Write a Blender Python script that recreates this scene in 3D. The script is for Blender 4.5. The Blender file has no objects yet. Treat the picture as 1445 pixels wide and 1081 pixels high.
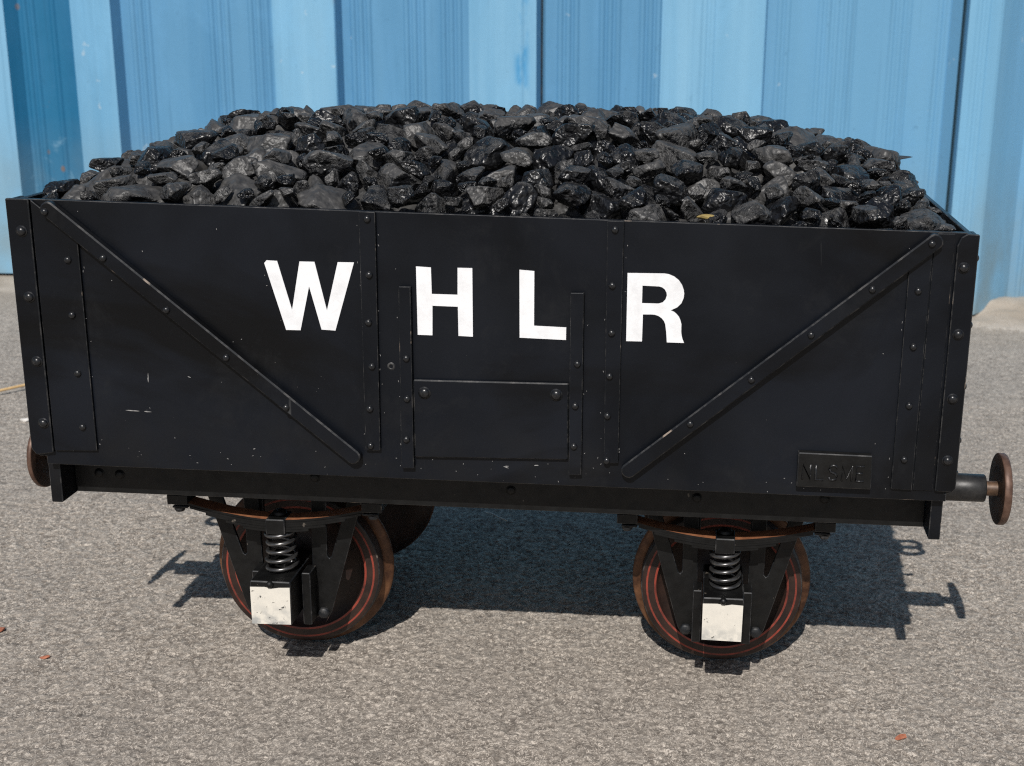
import bpy, bmesh, math, random
import numpy as np
from mathutils import Vector, Matrix, Euler, noise
from mathutils.geometry import tessellate_polygon

SC = bpy.context.scene
COL = SC.collection
random.seed(7)
rng = np.random.default_rng(11)

# ------------------------------------------------------------------ camera, light, exposure
YAW, TILT, ROLL = -0.0284, 0.2672, -0.0317
FPX, W0 = 1801.8, 1445.0
cy_, sy_ = math.cos(YAW), math.sin(YAW)
fwd = Vector((sy_ * math.cos(TILT), cy_ * math.cos(TILT), -math.sin(TILT)))
r0 = Vector((cy_, -sy_, 0)); d0 = fwd.cross(r0)
rgt = math.cos(ROLL) * r0 + math.sin(ROLL) * d0
dwn = -math.sin(ROLL) * r0 + math.cos(ROLL) * d0
cam = bpy.data.cameras.new('camera'); camo = bpy.data.objects.new('camera', cam); COL.objects.link(camo)
CAMLOC = Vector((0.2664, -1.5507, 0.95))
m = Matrix((rgt, -dwn, -fwd)).transposed().to_4x4(); m.translation = CAMLOC
camo.matrix_world = m
cam.sensor_width = 36; cam.lens = FPX / W0 * 36
cam.shift_x = -215.39 / W0; cam.shift_y = -32.5 / W0
cam.clip_start = 0.05; cam.clip_end = 500
cam.dof.use_dof = True; cam.dof.focus_distance = 1.72; cam.dof.aperture_fstop = 8.0
SC.camera = camo

SUN_SHIFT = Vector((0.0748, 0.9703, -1.0))          # direction the light travels
wd = bpy.data.worlds.new('World'); SC.world = wd; wd.use_nodes = True
nt = wd.node_tree; nt.nodes.clear()
sky = nt.nodes.new('ShaderNodeTexSky'); sky.sky_type = 'NISHITA'; sky.sun_disc = False
sky.sun_elevation = math.radians(45.8); sky.sun_rotation = math.pi + 0.077
sky.air_density = 1.0; sky.dust_density = 1.5; sky.ozone_density = 1.0
bg = nt.nodes.new('ShaderNodeBackground'); bg.inputs['Strength'].default_value = 0.055
wo = nt.nodes.new('ShaderNodeOutputWorld')
nt.links.new(sky.outputs[0], bg.inputs[0]); nt.links.new(bg.outputs[0], wo.inputs[0])
sl = bpy.data.lights.new('sun', 'SUN'); sl.energy = 4.1; sl.angle = math.radians(0.53); sl.color = (1.0, 0.965, 0.915)
so = bpy.data.objects.new('sun', sl); COL.objects.link(so)
so.rotation_euler = SUN_SHIFT.to_track_quat('-Z', 'Y').to_euler(); so.location = (0, -3, 4)
SC.view_settings.view_transform = 'Standard'; SC.view_settings.look = 'None'
SC.view_settings.exposure = 0.0; SC.view_settings.gamma = 1.0
SC.render.engine = 'CYCLES'
SC.cycles.use_denoising = False; SC.cycles.filter_width = 1.15
SC.cycles.sample_clamp_indirect = 3.0

# ------------------------------------------------------------------ material helpers
class NT:
    def __init__(s, name):
        s.m = bpy.data.materials.new(name); s.m.use_nodes = True
        s.t = s.m.node_tree; s.t.nodes.clear()
        s.out = s.t.nodes.new('ShaderNodeOutputMaterial')
        s.b = s.t.nodes.new('ShaderNodeBsdfPrincipled')
        s.t.links.new(s.b.outputs[0], s.out.inputs['Surface'])
        s.tc = s.t.nodes.new('ShaderNodeTexCoord')
    def set(s, sock, v):
        if hasattr(v, 'is_output'): s.t.links.new(v, sock)
        elif isinstance(v, tuple) and len(v) == 3 and sock.type == 'RGBA': sock.default_value = (*v, 1)
        else: sock.default_value = v
    def bs(s, **k):
        for n, v in k.items(): s.set(s.b.inputs[n.replace('_', ' ')], v)
    def map(s, scale=(1, 1, 1), loc=(0, 0, 0), src='Object'):
        n = s.t.nodes.new('ShaderNodeMapping'); n.inputs['Scale'].default_value = scale; n.inputs['Location'].default_value = loc
        s.t.links.new(s.tc.outputs[src], n.inputs['Vector']); return n.outputs[0]
    def noise(s, scale, vec=None, detail=4, rough=.55, dist=0.0, out=0):
        n = s.t.nodes.new('ShaderNodeTexNoise'); n.inputs['Scale'].default_value = scale
        n.inputs['Detail'].default_value = detail; n.inputs['Roughness'].default_value = rough
        n.inputs['Distortion'].default_value = dist
        s.t.links.new(vec if vec is not None else s.tc.outputs['Object'], n.inputs['Vector']); return n.outputs[out]
    def vor(s, scale, vec=None, feat='F1', out='Distance', rnd=1.0):
        n = s.t.nodes.new('ShaderNodeTexVoronoi'); n.feature = feat; n.inputs['Scale'].default_value = scale
        n.inputs['Randomness'].default_value = rnd
        s.t.links.new(vec if vec is not None else s.tc.outputs['Object'], n.inputs['Vector']); return n.outputs[out]
    def ramp(s, fac, *stops):
        n = s.t.nodes.new('ShaderNodeValToRGB'); e = n.color_ramp.elements
        while len(e) < len(stops): e.new(0.5)
        for el, (p, c) in zip(e, stops):
            el.position = p; el.color = (c, c, c, 1) if not isinstance(c, tuple) else (*c, 1)
        s.set(n.inputs[0], fac); return n.outputs[0]
    def mix(s, f, a, b, mode='MIX'):
        n = s.t.nodes.new('ShaderNodeMix'); n.data_type = 'RGBA'; n.blend_type = mode
        s.set(n.inputs[0], f); s.set(n.inputs[6], a); s.set(n.inputs[7], b); return n.outputs[2]
    def math(s, op, a, b=0.0, clamp=False):
        n = s.t.nodes.new('ShaderNodeMath'); n.operation = op; n.use_clamp = clamp
        s.set(n.inputs[0], a); s.set(n.inputs[1], b); return n.outputs[0]
    def sep(s, v):
        n = s.t.nodes.new('ShaderNodeSeparateXYZ'); s.set(n.inputs[0], v); return n.outputs
    def bump(s, h, strength=.3, dist=.002, prev=None):
        n = s.t.nodes.new('ShaderNodeBump'); n.inputs['Strength'].default_value = strength; n.inputs['Distance'].default_value = dist
        s.set(n.inputs['Height'], h)
        if prev is not None: s.t.links.new(prev, n.inputs['Normal'])
        s.t.links.new(n.outputs[0], s.b.inputs['Normal']); return n.outputs[0]

def mat_black_paint():
    k = NT('black_paint')
    big = k.noise(4.0, detail=5, dist=.6); fine = k.noise(420, detail=2)
    c = k.mix(k.ramp(big, (.35, 0.0), (.68, 1.0)), (.0020, .0030, .0052), (.0074, .0094, .0142))
    low = k.ramp(k.sep(k.tc.outputs['Object'])[2], (.32, 1.0), (.47, 0.0))           # road dust thrown up on the lower edge
    c = k.mix(k.math('MULTIPLY', low, k.ramp(k.noise(14, detail=6), (.4, 0.0), (.75, .7))), c, (.0125, .0118, .0108))
    sm = k.ramp(k.noise(2.2, vec=k.map((1.0, 1, 2.2), (3.1, 0, 1.2)), detail=5, dist=1.2), (.50, 0.0), (.66, .9))
    c = k.mix(sm, c, (.0018, .002, .0026))
    c = k.mix(k.ramp(k.noise(9, detail=7, rough=.72, dist=.4, vec=k.map((1, 1, .8), (2, 5, 1))), (.56, 0.0), (.76, .45)), c, (.018, .019, .021))
    spk = k.ramp(k.vor(95), (.035, 1.0), (.055, 0.0))
    spk = k.math('MULTIPLY', spk, k.ramp(k.noise(9, detail=3), (.57, 0.0), (.66, 1.0)))
    c = k.mix(k.math('MULTIPLY', spk, .5), c, (.22, .21, .20))
    scr = k.ramp(k.noise(30, vec=k.map((1.0, 1.0, .12)), detail=3), (.745, 0.0), (.77, .35))
    c = k.mix(scr, c, (.16, .16, .16))
    k.bs(Base_Color=c, Roughness=k.ramp(k.noise(7, detail=6, dist=.5), (.3, .27), (.7, .45)), Specular_IOR_Level=.26)
    b = k.bump(fine, .12, .0006); k.bump(k.noise(26, detail=4), .10, .002, b)
    return k.m
def mat_worn_edge():
    k = NT('worn_black_edge')
    n = k.noise(60, detail=6, rough=.65)
    c = k.mix(k.ramp(n, (.48, 0.0), (.70, 1.0)), (.008, .0095, .012), (.075, .072, .07))
    c = k.mix(k.ramp(k.noise(23, detail=5), (.66, 0.0), (.71, 1.0)), c, (.26, .21, .17))
    k.bs(Base_Color=c, Roughness=.5); k.bump(n, .3, .001)
    return k.m
def mat_frame():
    k = NT('dirty_black_frame')
    c = k.mix(k.ramp(k.noise(38, detail=6, rough=.7), (.4, 0.0), (.72, 1.0)), (.0022, .0023, .0025), (.0070, .0068, .0065))
    chip = k.ramp(k.noise(75, detail=4), (.70, 0.0), (.74, .8))
    c = k.mix(chip, c, (.14, .12, .10))
    k.bs(Base_Color=c, Roughness=k.ramp(k.noise(60), (.3, .38), (.7, .62)), Specular_IOR_Level=.35); k.bump(k.noise(120, detail=4), .25, .0012)
    return k.m
def mat_white(name, dirty):
    k = NT(name)
    g = k.noise(38, detail=6, rough=.7)
    c = k.mix(k.ramp(g, (.30, 1.0), (.52, 0.0)), (.84, .85, .87), (.74, .745, .76))
    if dirty:
        z = k.sep(k.tc.outputs['Object'])[2]
        grime = k.ramp(z, (.105, 1.0), (.135, .12))
        c = k.mix(k.math('MULTIPLY', k.ramp(k.noise(70, detail=6), (.42, 0.0), (.62, .85)), grime), (.74, .70, .62), (.30, .31, .31))
        c = k.mix(k.ramp(k.noise(120, detail=3), (.67, 0.0), (.71, .9)), c, (.03, .03, .03))
    else:
        c = k.mix(k.ramp(k.noise(75, detail=5, vec=k.map((1, 1, 1), (4, 2, 1))), (.72, 0.0), (.75, .6)), c, (.16, .16, .17))
    k.bs(Base_Color=c, Roughness=.45); k.bump(k.noise(160, detail=3), .15, .0008)
    return k.m
def mat_simple(name, a, b, scale, rough, metal=0.0, bump=.25, lo=.38, hi=.66):
    k = NT(name); n = k.noise(scale, detail=6, rough=.65)
    k.bs(Base_Color=k.mix(k.ramp(n, (lo, 0.0), (hi, 1.0)), a, b), Roughness=rough, Metallic=metal); k.bump(n, bump, .001)
    return k.m
def mat_coal(name, dusty):
    k = NT(name)
    oi = k.t.nodes.new('ShaderNodeObjectInfo').outputs['Random']
    geo = k.t.nodes.new('ShaderNodeNewGeometry')
    nz = k.sep(geo.outputs['Normal'])[2]
    off = k.t.nodes.new('ShaderNodeVectorMath'); off.operation = 'ADD'
    comb = k.t.nodes.new('ShaderNodeCombineXYZ'); k.set(comb.inputs[0], k.math('MULTIPLY', oi, 40.0)); k.set(comb.inputs[1], k.math('MULTIPLY', oi, 17.0))
    k.t.links.new(k.tc.outputs['Object'], off.inputs[0]); k.t.links.new(comb.outputs[0], off.inputs[1]); v = off.outputs[0]
    n1 = k.noise(1.3, vec=v, detail=6, rough=.62, dist=.4); n2 = k.noise(7.0, vec=v, detail=5, rough=.6)
    # dust settles on faces that look up; a dusty lump is coated all over
    d = k.math('ADD', k.math('MULTIPLY', nz, .34 if dusty else .30), k.math('MULTIPLY', n1, 1.25))
    d = k.math('ADD', d, k.math('MULTIPLY', oi, .30))
    d = k.math('ADD', d, k.math('MULTIPLY', n2, .35))
    d0 = .89 if dusty else 1.20
    mask = k.ramp(k.math('SUBTRACT', d, d0 - .5), (.42, 0.0), (.66, 1.0))
    coal = k.mix(n2, (.0035, .0038, .005), (.009, .0095, .011))
    dust = k.mix(k.ramp(k.noise(2.5, vec=v, detail=4), (.35, 0.0), (.65, 1.0)), (.028, .0282, .029), (.066, .0640, .0620))
    k.bs(Base_Color=k.mix(mask, coal, dust), Roughness=k.mix(mask, k.mix(n2, (.26,) * 3, (.46,) * 3), (.50, .50, .50)), Specular_IOR_Level=.62)
    hs = k.mix(mask, (1, 1, 1), (.55, .55, .55))
    h = k.noise(2.1, vec=v, detail=1.6, rough=.45, dist=.35); h2 = k.noise(6.0, vec=v, detail=2, rough=.5, dist=.2)
    b = k.bump(k.math('MULTIPLY', h, hs), 1.0, .009); k.bump(k.math('MULTIPLY', h2, hs), .32, .0024, b)
    return k.m
def mat_wall(name, tone):
    k = NT(name)
    st = k.noise(9, vec=k.map((1, 1, .05)), detail=6, rough=.6); sp = k.noise(26, detail=5, rough=.7)
    if tone == 2: a, b = (.005, .110, .235), (.016, .155, .30)
    elif tone: a, b = (.135, .34, .535), (.215, .435, .62)  # brightness of ramps, ridges and right return painted in as lighter blue
    else: a, b = (.078, .238, .42), (.112, .288, .47)
    c = k.mix(k.ramp(st, (.3, 0.0), (.7, 1.0)), a, b)
    x = k.sep(k.tc.outputs['Object'])[0]
    if tone != 2:
        bl = k.ramp(x, (.05, 0.0), (.55, 1.0))                     # lighter and more cyan towards this end of the wall
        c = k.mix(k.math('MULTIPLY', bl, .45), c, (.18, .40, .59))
    thin = k.noise(60, vec=k.map((1, 1, .02), (7, 0, 0)), detail=3)
    c = k.mix(k.ramp(thin, (.60, 0.0), (.70, .25)), c, tuple(.70 * q for q in a))
    c = k.mix(k.ramp(sp, (.63, 0.0), (.72, .35)), c, tuple(.60 * q for q in a))
    c = k.mix(k.ramp(k.noise(17, detail=6), (.70, 0.0), (.73, .5)), c, (.50, .58, .62))
    rs = k.math('MULTIPLY', k.ramp(k.noise(6, detail=6, vec=k.map((1, 1, .6), (3, 0, 5))), (.52, 0.0), (.66, .8)), k.ramp(k.math('ABSOLUTE', k.math('ADD', x, .940)), (.008, 1.0), (.022, 0.0)))
    c = k.mix(rs, c, (.15, .11, .085))
    fr = k.math('MULTIPLY', k.ramp(k.noise(9, detail=5, vec=k.map((1, 1, .5), (0, 0, 2.3))), (.54, 0.0), (.62, .8)), k.ramp(k.math('ABSOLUTE', k.math('ADD', x, .345)), (.012, 1.0), (.03, 0.0)))
    c = k.mix(fr, c, (.04, .26, .52))
    z = k.sep(k.tc.outputs['Object'])[2]
    lowm = k.ramp(z, (.02, 1.0), (.55, 0.0))
    c = k.mix(k.math('MULTIPLY', lowm, k.ramp(k.noise(5, detail=6), (.35, .25), (.65, .95))), c, (.20, .25, .25))
    if tone == 2:                                                  # knocks and chalky scuffs on this panel
        c = k.mix(k.ramp(k.noise(7, detail=7, rough=.7, dist=.8, vec=k.map((1, 1, .8), (.4, 0, 1.1))), (.60, 0.0), (.72, .75)), c, (.17, .33, .46))
        c = k.mix(k.ramp(k.vor(4.2, vec=k.map((1, 1, 1), (.21, 0, .13))), (.045, .8), (.07, 0.0)), c, (.55, .66, .74))
        c = k.mix(k.ramp(k.vor(13, vec=k.map((1, 1, .8), (.7, 0, .53))), (.07, .9), (.14, 0.0)), c, (.17, .12, .10))
    k_ = k.noise(3.2, detail=7, rough=.66, dist=.5, vec=k.map((1, 1, .45), (2.2, 0, .4)))
    c = k.mix(k.ramp(k_, (.50, 0.0), (.70, .45)), c, tuple(min(1, 1.35 * q + .03) for q in a))
    rl = {2: (.665, .70), 1: (.745, .78), 0: (.75, .78)}[tone]
    c = k.mix(k.ramp(k.noise(11, detail=7, rough=.7, vec=k.map((1, 1, .7), (1.7, 0, 2.2))), (rl[0], 0.0), (rl[1], .8)), c, (.16, .10, .075))
    k.bs(Base_Color=c, Roughness=k.ramp(sp, (.3, .5), (.7, .7)), Specular_IOR_Level=.35)
    k.bump(k.noise(40, detail=5), .15, .003)
    return k.m
def mat_ground():
    k = NT('worn_tarmac')
    v = k.tc.outputs['Object']
    warp = k.noise(90, detail=2, out=1)
    vm = k.t.nodes.new('ShaderNodeVectorMath'); vm.operation = 'MULTIPLY_ADD'
    k.set(vm.inputs[0], warp); vm.inputs[1].default_value = (.007, .007, .007); k.set(vm.inputs[2], v); vv = vm.outputs[0]
    d1 = k.vor(120, vv); e1 = k.vor(120, vv, 'DISTANCE_TO_EDGE'); cid = k.sep(k.vor(120, vv, out='Color'))[0]
    d2 = k.vor(230, vv)
    n1 = k.noise(150, vec=vv, detail=4, rough=.65); n2 = k.noise(3.0, detail=6, rough=.6); n3 = k.noise(14, detail=5)
    stone = k.mix(k.ramp(cid, (.1, 0.0), (.9, 1.0)), (.150, .127, .107), (.29, .25, .21))
    c = k.mix(k.ramp(n1, (.40, 0.0), (.62, .8)), stone, (.36, .315, .268))
    r1 = k.math('ABSOLUTE', k.math('SUBTRACT', k.noise(95, vec=vv, detail=3, rough=.6, dist=.8), .5))
    r2 = k.math('ABSOLUTE', k.math('SUBTRACT', k.noise(112, vec=k.map((1, 1, 1), (3, 1, 7)), detail=3, rough=.6, dist=.8), .52))
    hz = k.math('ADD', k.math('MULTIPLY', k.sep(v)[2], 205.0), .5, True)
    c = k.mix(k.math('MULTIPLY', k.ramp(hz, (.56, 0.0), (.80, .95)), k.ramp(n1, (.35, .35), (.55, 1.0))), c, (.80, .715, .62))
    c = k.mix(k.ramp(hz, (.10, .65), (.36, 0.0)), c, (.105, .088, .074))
    c = k.mix(k.ramp(k.noise(1.1, detail=7, rough=.62, vec=k.map((1, 1, 1), (8, 2, 0))), (.50, 0.0), (.70, .45)), c, (.17, .155, .14))
    c = k.mix(k.ramp(r1, (.008, .75), (.034, 0.0)), c, (.76, .68, .59))               # pale worn crests of the surface
    c = k.mix(k.ramp(r2, (.010, .35), (.045, 0.0)), c, (.55, .495, .43))
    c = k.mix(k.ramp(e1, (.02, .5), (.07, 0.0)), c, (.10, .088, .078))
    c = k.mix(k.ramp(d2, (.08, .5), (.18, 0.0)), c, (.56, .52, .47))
    c = k.mix(k.ramp(k.noise(55, detail=3, vec=k.map((1, 1, 1), (5, 3, 0))), (.66, 0.0), (.74, .8)), c, (.085, .070, .058))
    c = k.mix(k.ramp(n2, (.3, .25), (.7, 0.0)), c, (.20, .185, .17))
    c = k.mix(k.ramp(n3, (.45, 0.0), (.75, .3)), c, (.36, .325, .285))
    y = k.sep(v)[1]
    sand = k.math('MULTIPLY', k.ramp(k.math('MULTIPLY', y, .3), (.64, 0.0), (.76, 1.0)), k.ramp(k.noise(2.4, detail=6), (.35, .25), (.6, .9)))
    c = k.mix(sand, c, (.31, .262, .208))
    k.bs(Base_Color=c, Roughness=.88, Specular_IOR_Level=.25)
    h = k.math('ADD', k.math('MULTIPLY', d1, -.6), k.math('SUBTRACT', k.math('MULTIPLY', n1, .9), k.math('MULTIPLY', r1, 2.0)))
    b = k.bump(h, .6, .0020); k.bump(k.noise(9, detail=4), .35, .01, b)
    return k.m

M = dict(
    paint=mat_black_paint(), worn=mat_worn_edge(), frame=mat_frame(),
    letter=mat_white('white_lettering_paint', False), white=mat_white('white_axlebox_paint', True),
    steel=mat_simple('oiled_spring_steel', (.09, .09, .094), (.19, .187, .184), 90, .30, .85, .08),
    housing=mat_simple('worn_dark_steel', (.016, .016, .017), (.045, .044, .043), 60, .42, .35),
    rust=mat_simple('brown_rust', (.17, .062, .026), (.30, .12, .052), 70, .7),
    bronze=mat_simple('browned_bronze', (.065, .038, .024), (.17, .10, .06), 110, .5, .3),
    disc=mat_simple('rusty_buffer_steel', (.015, .010, .008), (.058, .033, .023), 42, .55, .25),
    discrim=mat_simple('rubbed_buffer_steel', (.085, .046, .032), (.17, .10, .072), 60, .5, .3),
    wheel=mat_simple('maroon_wheel_paint', (.011, .0052, .0042), (.034, .016, .011), 30, .5),
    redline=mat_simple('red_lining_paint', (.26, .043, .026), (.045, .012, .009), 26, .5, 0, .1, .44, .70),
    tread=mat_simple('rusty_flange_steel', (.050, .020, .010), (.19, .088, .042), 30, .5, .3),
    coal0=mat_coal('dusty_coal', True), coal1=mat_coal('glossy_coal', False),
    wall=mat_wall('blue_wall_paint', 0), wall_lit=mat_wall('lit_facet_blue_paint', 1), walld=mat_wall('deep_blue_wall_paint', 2),
    gap=mat_simple('dark_seam', (.010, .016, .022), (.05, .045, .04), 30, .8),
    ground=mat_ground(),
    stone=mat_simple('brown_stone', (.07, .052, .042), (.13, .098, .08), 30, .8),
    brick=mat_simple('orange_brick', (.30, .095, .05), (.44, .17, .095), 200, .8),
    straw=mat_simple('dry_straw', (.50, .33, .15), (.68, .47, .24), 60, .6),
    scratch=mat_simple('grey_scratched_paint', (.16, .16, .16), (.38, .37, .36), 200, .6),
    fluff=mat_simple('pale_grit', (.55, .53, .50), (.75, .73, .70), 90, .8),
    moss=mat_simple('yellow_crumb', (.22, .16, .055), (.34, .26, .09), 90, .8),
    slate=mat_simple('grey_slate', (.022, .022, .023), (.045, .043, .042), 40, .5),
)

# ------------------------------------------------------------------ mesh helpers
class MB:
    def __init__(s): s.bm = bmesh.new()
    def box(s, x0, x1, y0, y1, z0, z1, mi=0):
        vs = [s.bm.verts.new(p) for p in ((x0, y0, z0), (x1, y0, z0), (x1, y1, z0), (x0, y1, z0), (x0, y0, z1), (x1, y0, z1), (x1, y1, z1), (x0, y1, z1))]
        for f in ((0, 3, 2, 1), (4, 5, 6, 7), (0, 1, 5, 4), (1, 2, 6, 5), (2, 3, 7, 6), (3, 0, 4, 7)):
            s.bm.faces.new([vs[i] for i in f]).material_index = mi
        return s
    def prism(s, poly, y0, y1, mi=0, hole=None):        # polygon in X,Z run along Y
        loops = [poly] + ([hole] if hole else [])
        flat = [p for l in loops for p in l]
        a = [s.bm.verts.new((p[0], y0, p[1])) for p in flat]; b = [s.bm.verts.new((p[0], y1, p[1])) for p in flat]
        if hole:
            for t in tessellate_polygon([[Vector((p[0], p[1], 0)) for p in l] for l in loops]):
                s.bm.faces.new([a[i] for i in t]).material_index = mi; s.bm.faces.new([b[i] for i in reversed(t)]).material_index = mi
        else:
            s.bm.faces.new(a).material_index = mi; s.bm.faces.new(list(reversed(b))).material_index = mi
        o = 0
        for l in loops:
            n = len(l)
            for i in range(n):
                j = (i + 1) % n
                s.bm.faces.new((a[o + j], a[o + i], b[o + i], b[o + j])).material_index = mi
            o += n
        return s
    def lathe(s, prof, centre, axis='Y', seg=64, mats=None, sign=1):   # prof: (radius, along)
        rings = []
        c = Vector(centre)
        for r, h in prof:
            ring = []
            for i in range(seg):
                a = 2 * math.pi * i / seg
                u, v = r * math.cos(a), r * math.sin(a)
                p = {'Y': (u, h * sign, v), 'X': (h * sign, u, v), 'Z': (u, v, h * sign)}[axis]
                ring.append(s.bm.verts.new(c + Vector(p)))
            rings.append(ring)
        for k in range(len(prof) - 1):
            for i in range(seg):
                j = (i + 1) % seg
                f = s.bm.faces.new((rings[k][i], rings[k][j], rings[k + 1][j], rings[k + 1][i]))
                f.material_index = mats[k] if mats else 0; f.smooth = True
        return s
    def tube(s, pts, r, seg=10, closed=False, mi=0):
        pts = [Vector(p) for p in pts]; n = len(pts); rings = []
        for i, p in enumerate(pts):
            t = (pts[(i + 1) % n] - pts[i - 1]) if closed else (pts[min(i + 1, n - 1)] - pts[max(i - 1, 0)])
            t.normalize(); up = Vector((0, 0, 1)) if abs(t.z) < .9 else Vector((1, 0, 0))
            a = t.cross(up).normalized(); b = t.cross(a)
            rings.append([s.bm.verts.new(p + r * (math.cos(q) * a + math.sin(q) * b)) for q in (2 * math.pi * k / seg for k in range(seg))])
        for i in range(n if closed else n - 1):
            R0, R1 = rings[i], rings[(i + 1) % n]
            for k in range(seg):
                f = s.bm.faces.new((R0[k], R0[(k + 1) % seg], R1[(k + 1) % seg], R1[k])); f.smooth = True; f.material_index = mi
        if not closed:
            s.bm.faces.new(rings[0]).material_index = mi; s.bm.faces.new(rings[-1]).material_index = mi
        return s
    def bevel(s, w, mi=None, seg=1, ang=30):
        s.bm.normal_update()
        bmesh.ops.recalc_face_normals(s.bm, faces=s.bm.faces)
        ed = [e for e in s.bm.edges if len(e.link_faces) == 2 and e.calc_face_angle(0) > math.radians(ang)]
        bmesh.ops.bevel(s.bm, geom=ed, offset=w, segments=seg, affect='EDGES', profile=.5, material=-1 if mi is None else mi, clamp_overlap=True)
        return s
    def build(s, name, mats, parent=None, off=(0, 0, 0), smooth=None):
        bmesh.ops.recalc_face_normals(s.bm, faces=s.bm.faces)
        me = bpy.data.meshes.new(name)
        if any(off): bmesh.ops.translate(s.bm, verts=s.bm.verts, vec=-Vector(off))
        if smooth:
            for f in s.bm.faces: f.smooth = True
        s.bm.to_mesh(me); s.bm.free()
        for m_ in (mats if isinstance(mats, (list, tuple)) else [mats]): me.materials.append(m_)
        o = bpy.data.objects.new(name, me); COL.objects.link(o)
        if parent is not None: o.parent = parent
        return o
def tag(o, label, cat, group=None):
    o['label'] = label; o['category'] = cat
    if group: o['group'] = group
    return o

# ------------------------------------------------------------------ ground
def lattice(x, y, cell, seed):
    r = np.random.default_rng(seed); n = 512; tb = r.random((n, n))
    u, v = x / cell + 1000, y / cell + 1000; i, j = np.floor(u).astype(int), np.floor(v).astype(int); fu, fv = u - i, v - j
    fu = fu * fu * (3 - 2 * fu); fv = fv * fv * (3 - 2 * fv)
    g = lambda a, b: tb[a % n, b % n]
    return (g(i, j) * (1 - fu) + g(i + 1, j) * fu) * (1 - fv) + (g(i, j + 1) * (1 - fu) + g(i + 1, j + 1) * fu) * fv
gxs = np.concatenate([[-40, -15, -6, -4, -3], np.arange(-2.2, -1.02, .012), np.arange(-1.02, 1.02, .0027), np.arange(1.02, 1.8, .012), [2.4, 4, 6, 15, 40]])
gys = np.concatenate([[-40, -10, -3, -1, -.5], np.arange(-.26, .72, .0027), np.arange(.72, 1.6, .005), np.arange(1.6, 2.9, .012), [3.5, 6, 15, 40]])
GXX, GYY = np.meshgrid(gxs, gys, indexing='ij')
fade = np.clip((1.9 - np.abs(GXX)) / .3, 0, 1) * np.clip((2.9 - GYY) / .4, 0, 1) * np.clip((GYY + .4) / .1, 0, 1)
wx = GXX + .006 * lattice(GXX, GYY, .011, 5); wy = GYY + .006 * lattice(GXX, GYY, .011, 6)
l1 = lattice(wx * .86 + wy * .5, wy * .86 - wx * .5, .0076, 1); l2 = lattice(wx * .5 - wy * .86, wy * .5 + wx * .86, .0046, 2); l3 = lattice(GXX, GYY, .028, 3)
hz = (1 - np.abs(2 * l1 - 1)) ** 1.7 * .62 + l2 * .38                       # ridged grit
GZZ = ((hz - .55) * .0046 + (l3 - .5) * .0010) * fade - .0008
bank = np.clip((GYY - 2.40) / .22, 0, 1) * np.clip((3.2 - GYY) / .2, 0, 1) * np.clip((2.3 - np.abs(GXX)) / .3, 0, 1)
GZZ += bank * np.where(GXX > 0, 1.0, .35) * (.004 + .034 * lattice(GXX, GYY, .16, 9) ** 2 + .012 * lattice(GXX, GYY, .045, 10))
nx_, ny_ = GXX.shape
gv_ = np.stack([GXX, GYY, GZZ], -1).reshape(-1, 3)
ia = (np.arange(nx_ - 1)[:, None] * ny_ + np.arange(ny_ - 1)[None, :]).ravel()
gf_ = np.stack([ia, ia + ny_, ia + ny_ + 1, ia + 1], -1)
me = bpy.data.meshes.new('ground'); me.vertices.add(len(gv_)); me.vertices.foreach_set('co', gv_.ravel().astype(np.float32))
me.loops.add(gf_.size); me.loops.foreach_set('vertex_index', gf_.ravel().astype(np.int32))
me.polygons.add(len(gf_)); me.polygons.foreach_set('loop_start', np.arange(0, gf_.size, 4, dtype=np.int32)); me.polygons.foreach_set('loop_total', np.full(len(gf_), 4, np.int32))
me.update(); me.validate(); me.materials.append(M['ground'])
go = bpy.data.objects.new('ground', me); COL.objects.link(go); go['kind'] = 'structure'

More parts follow.
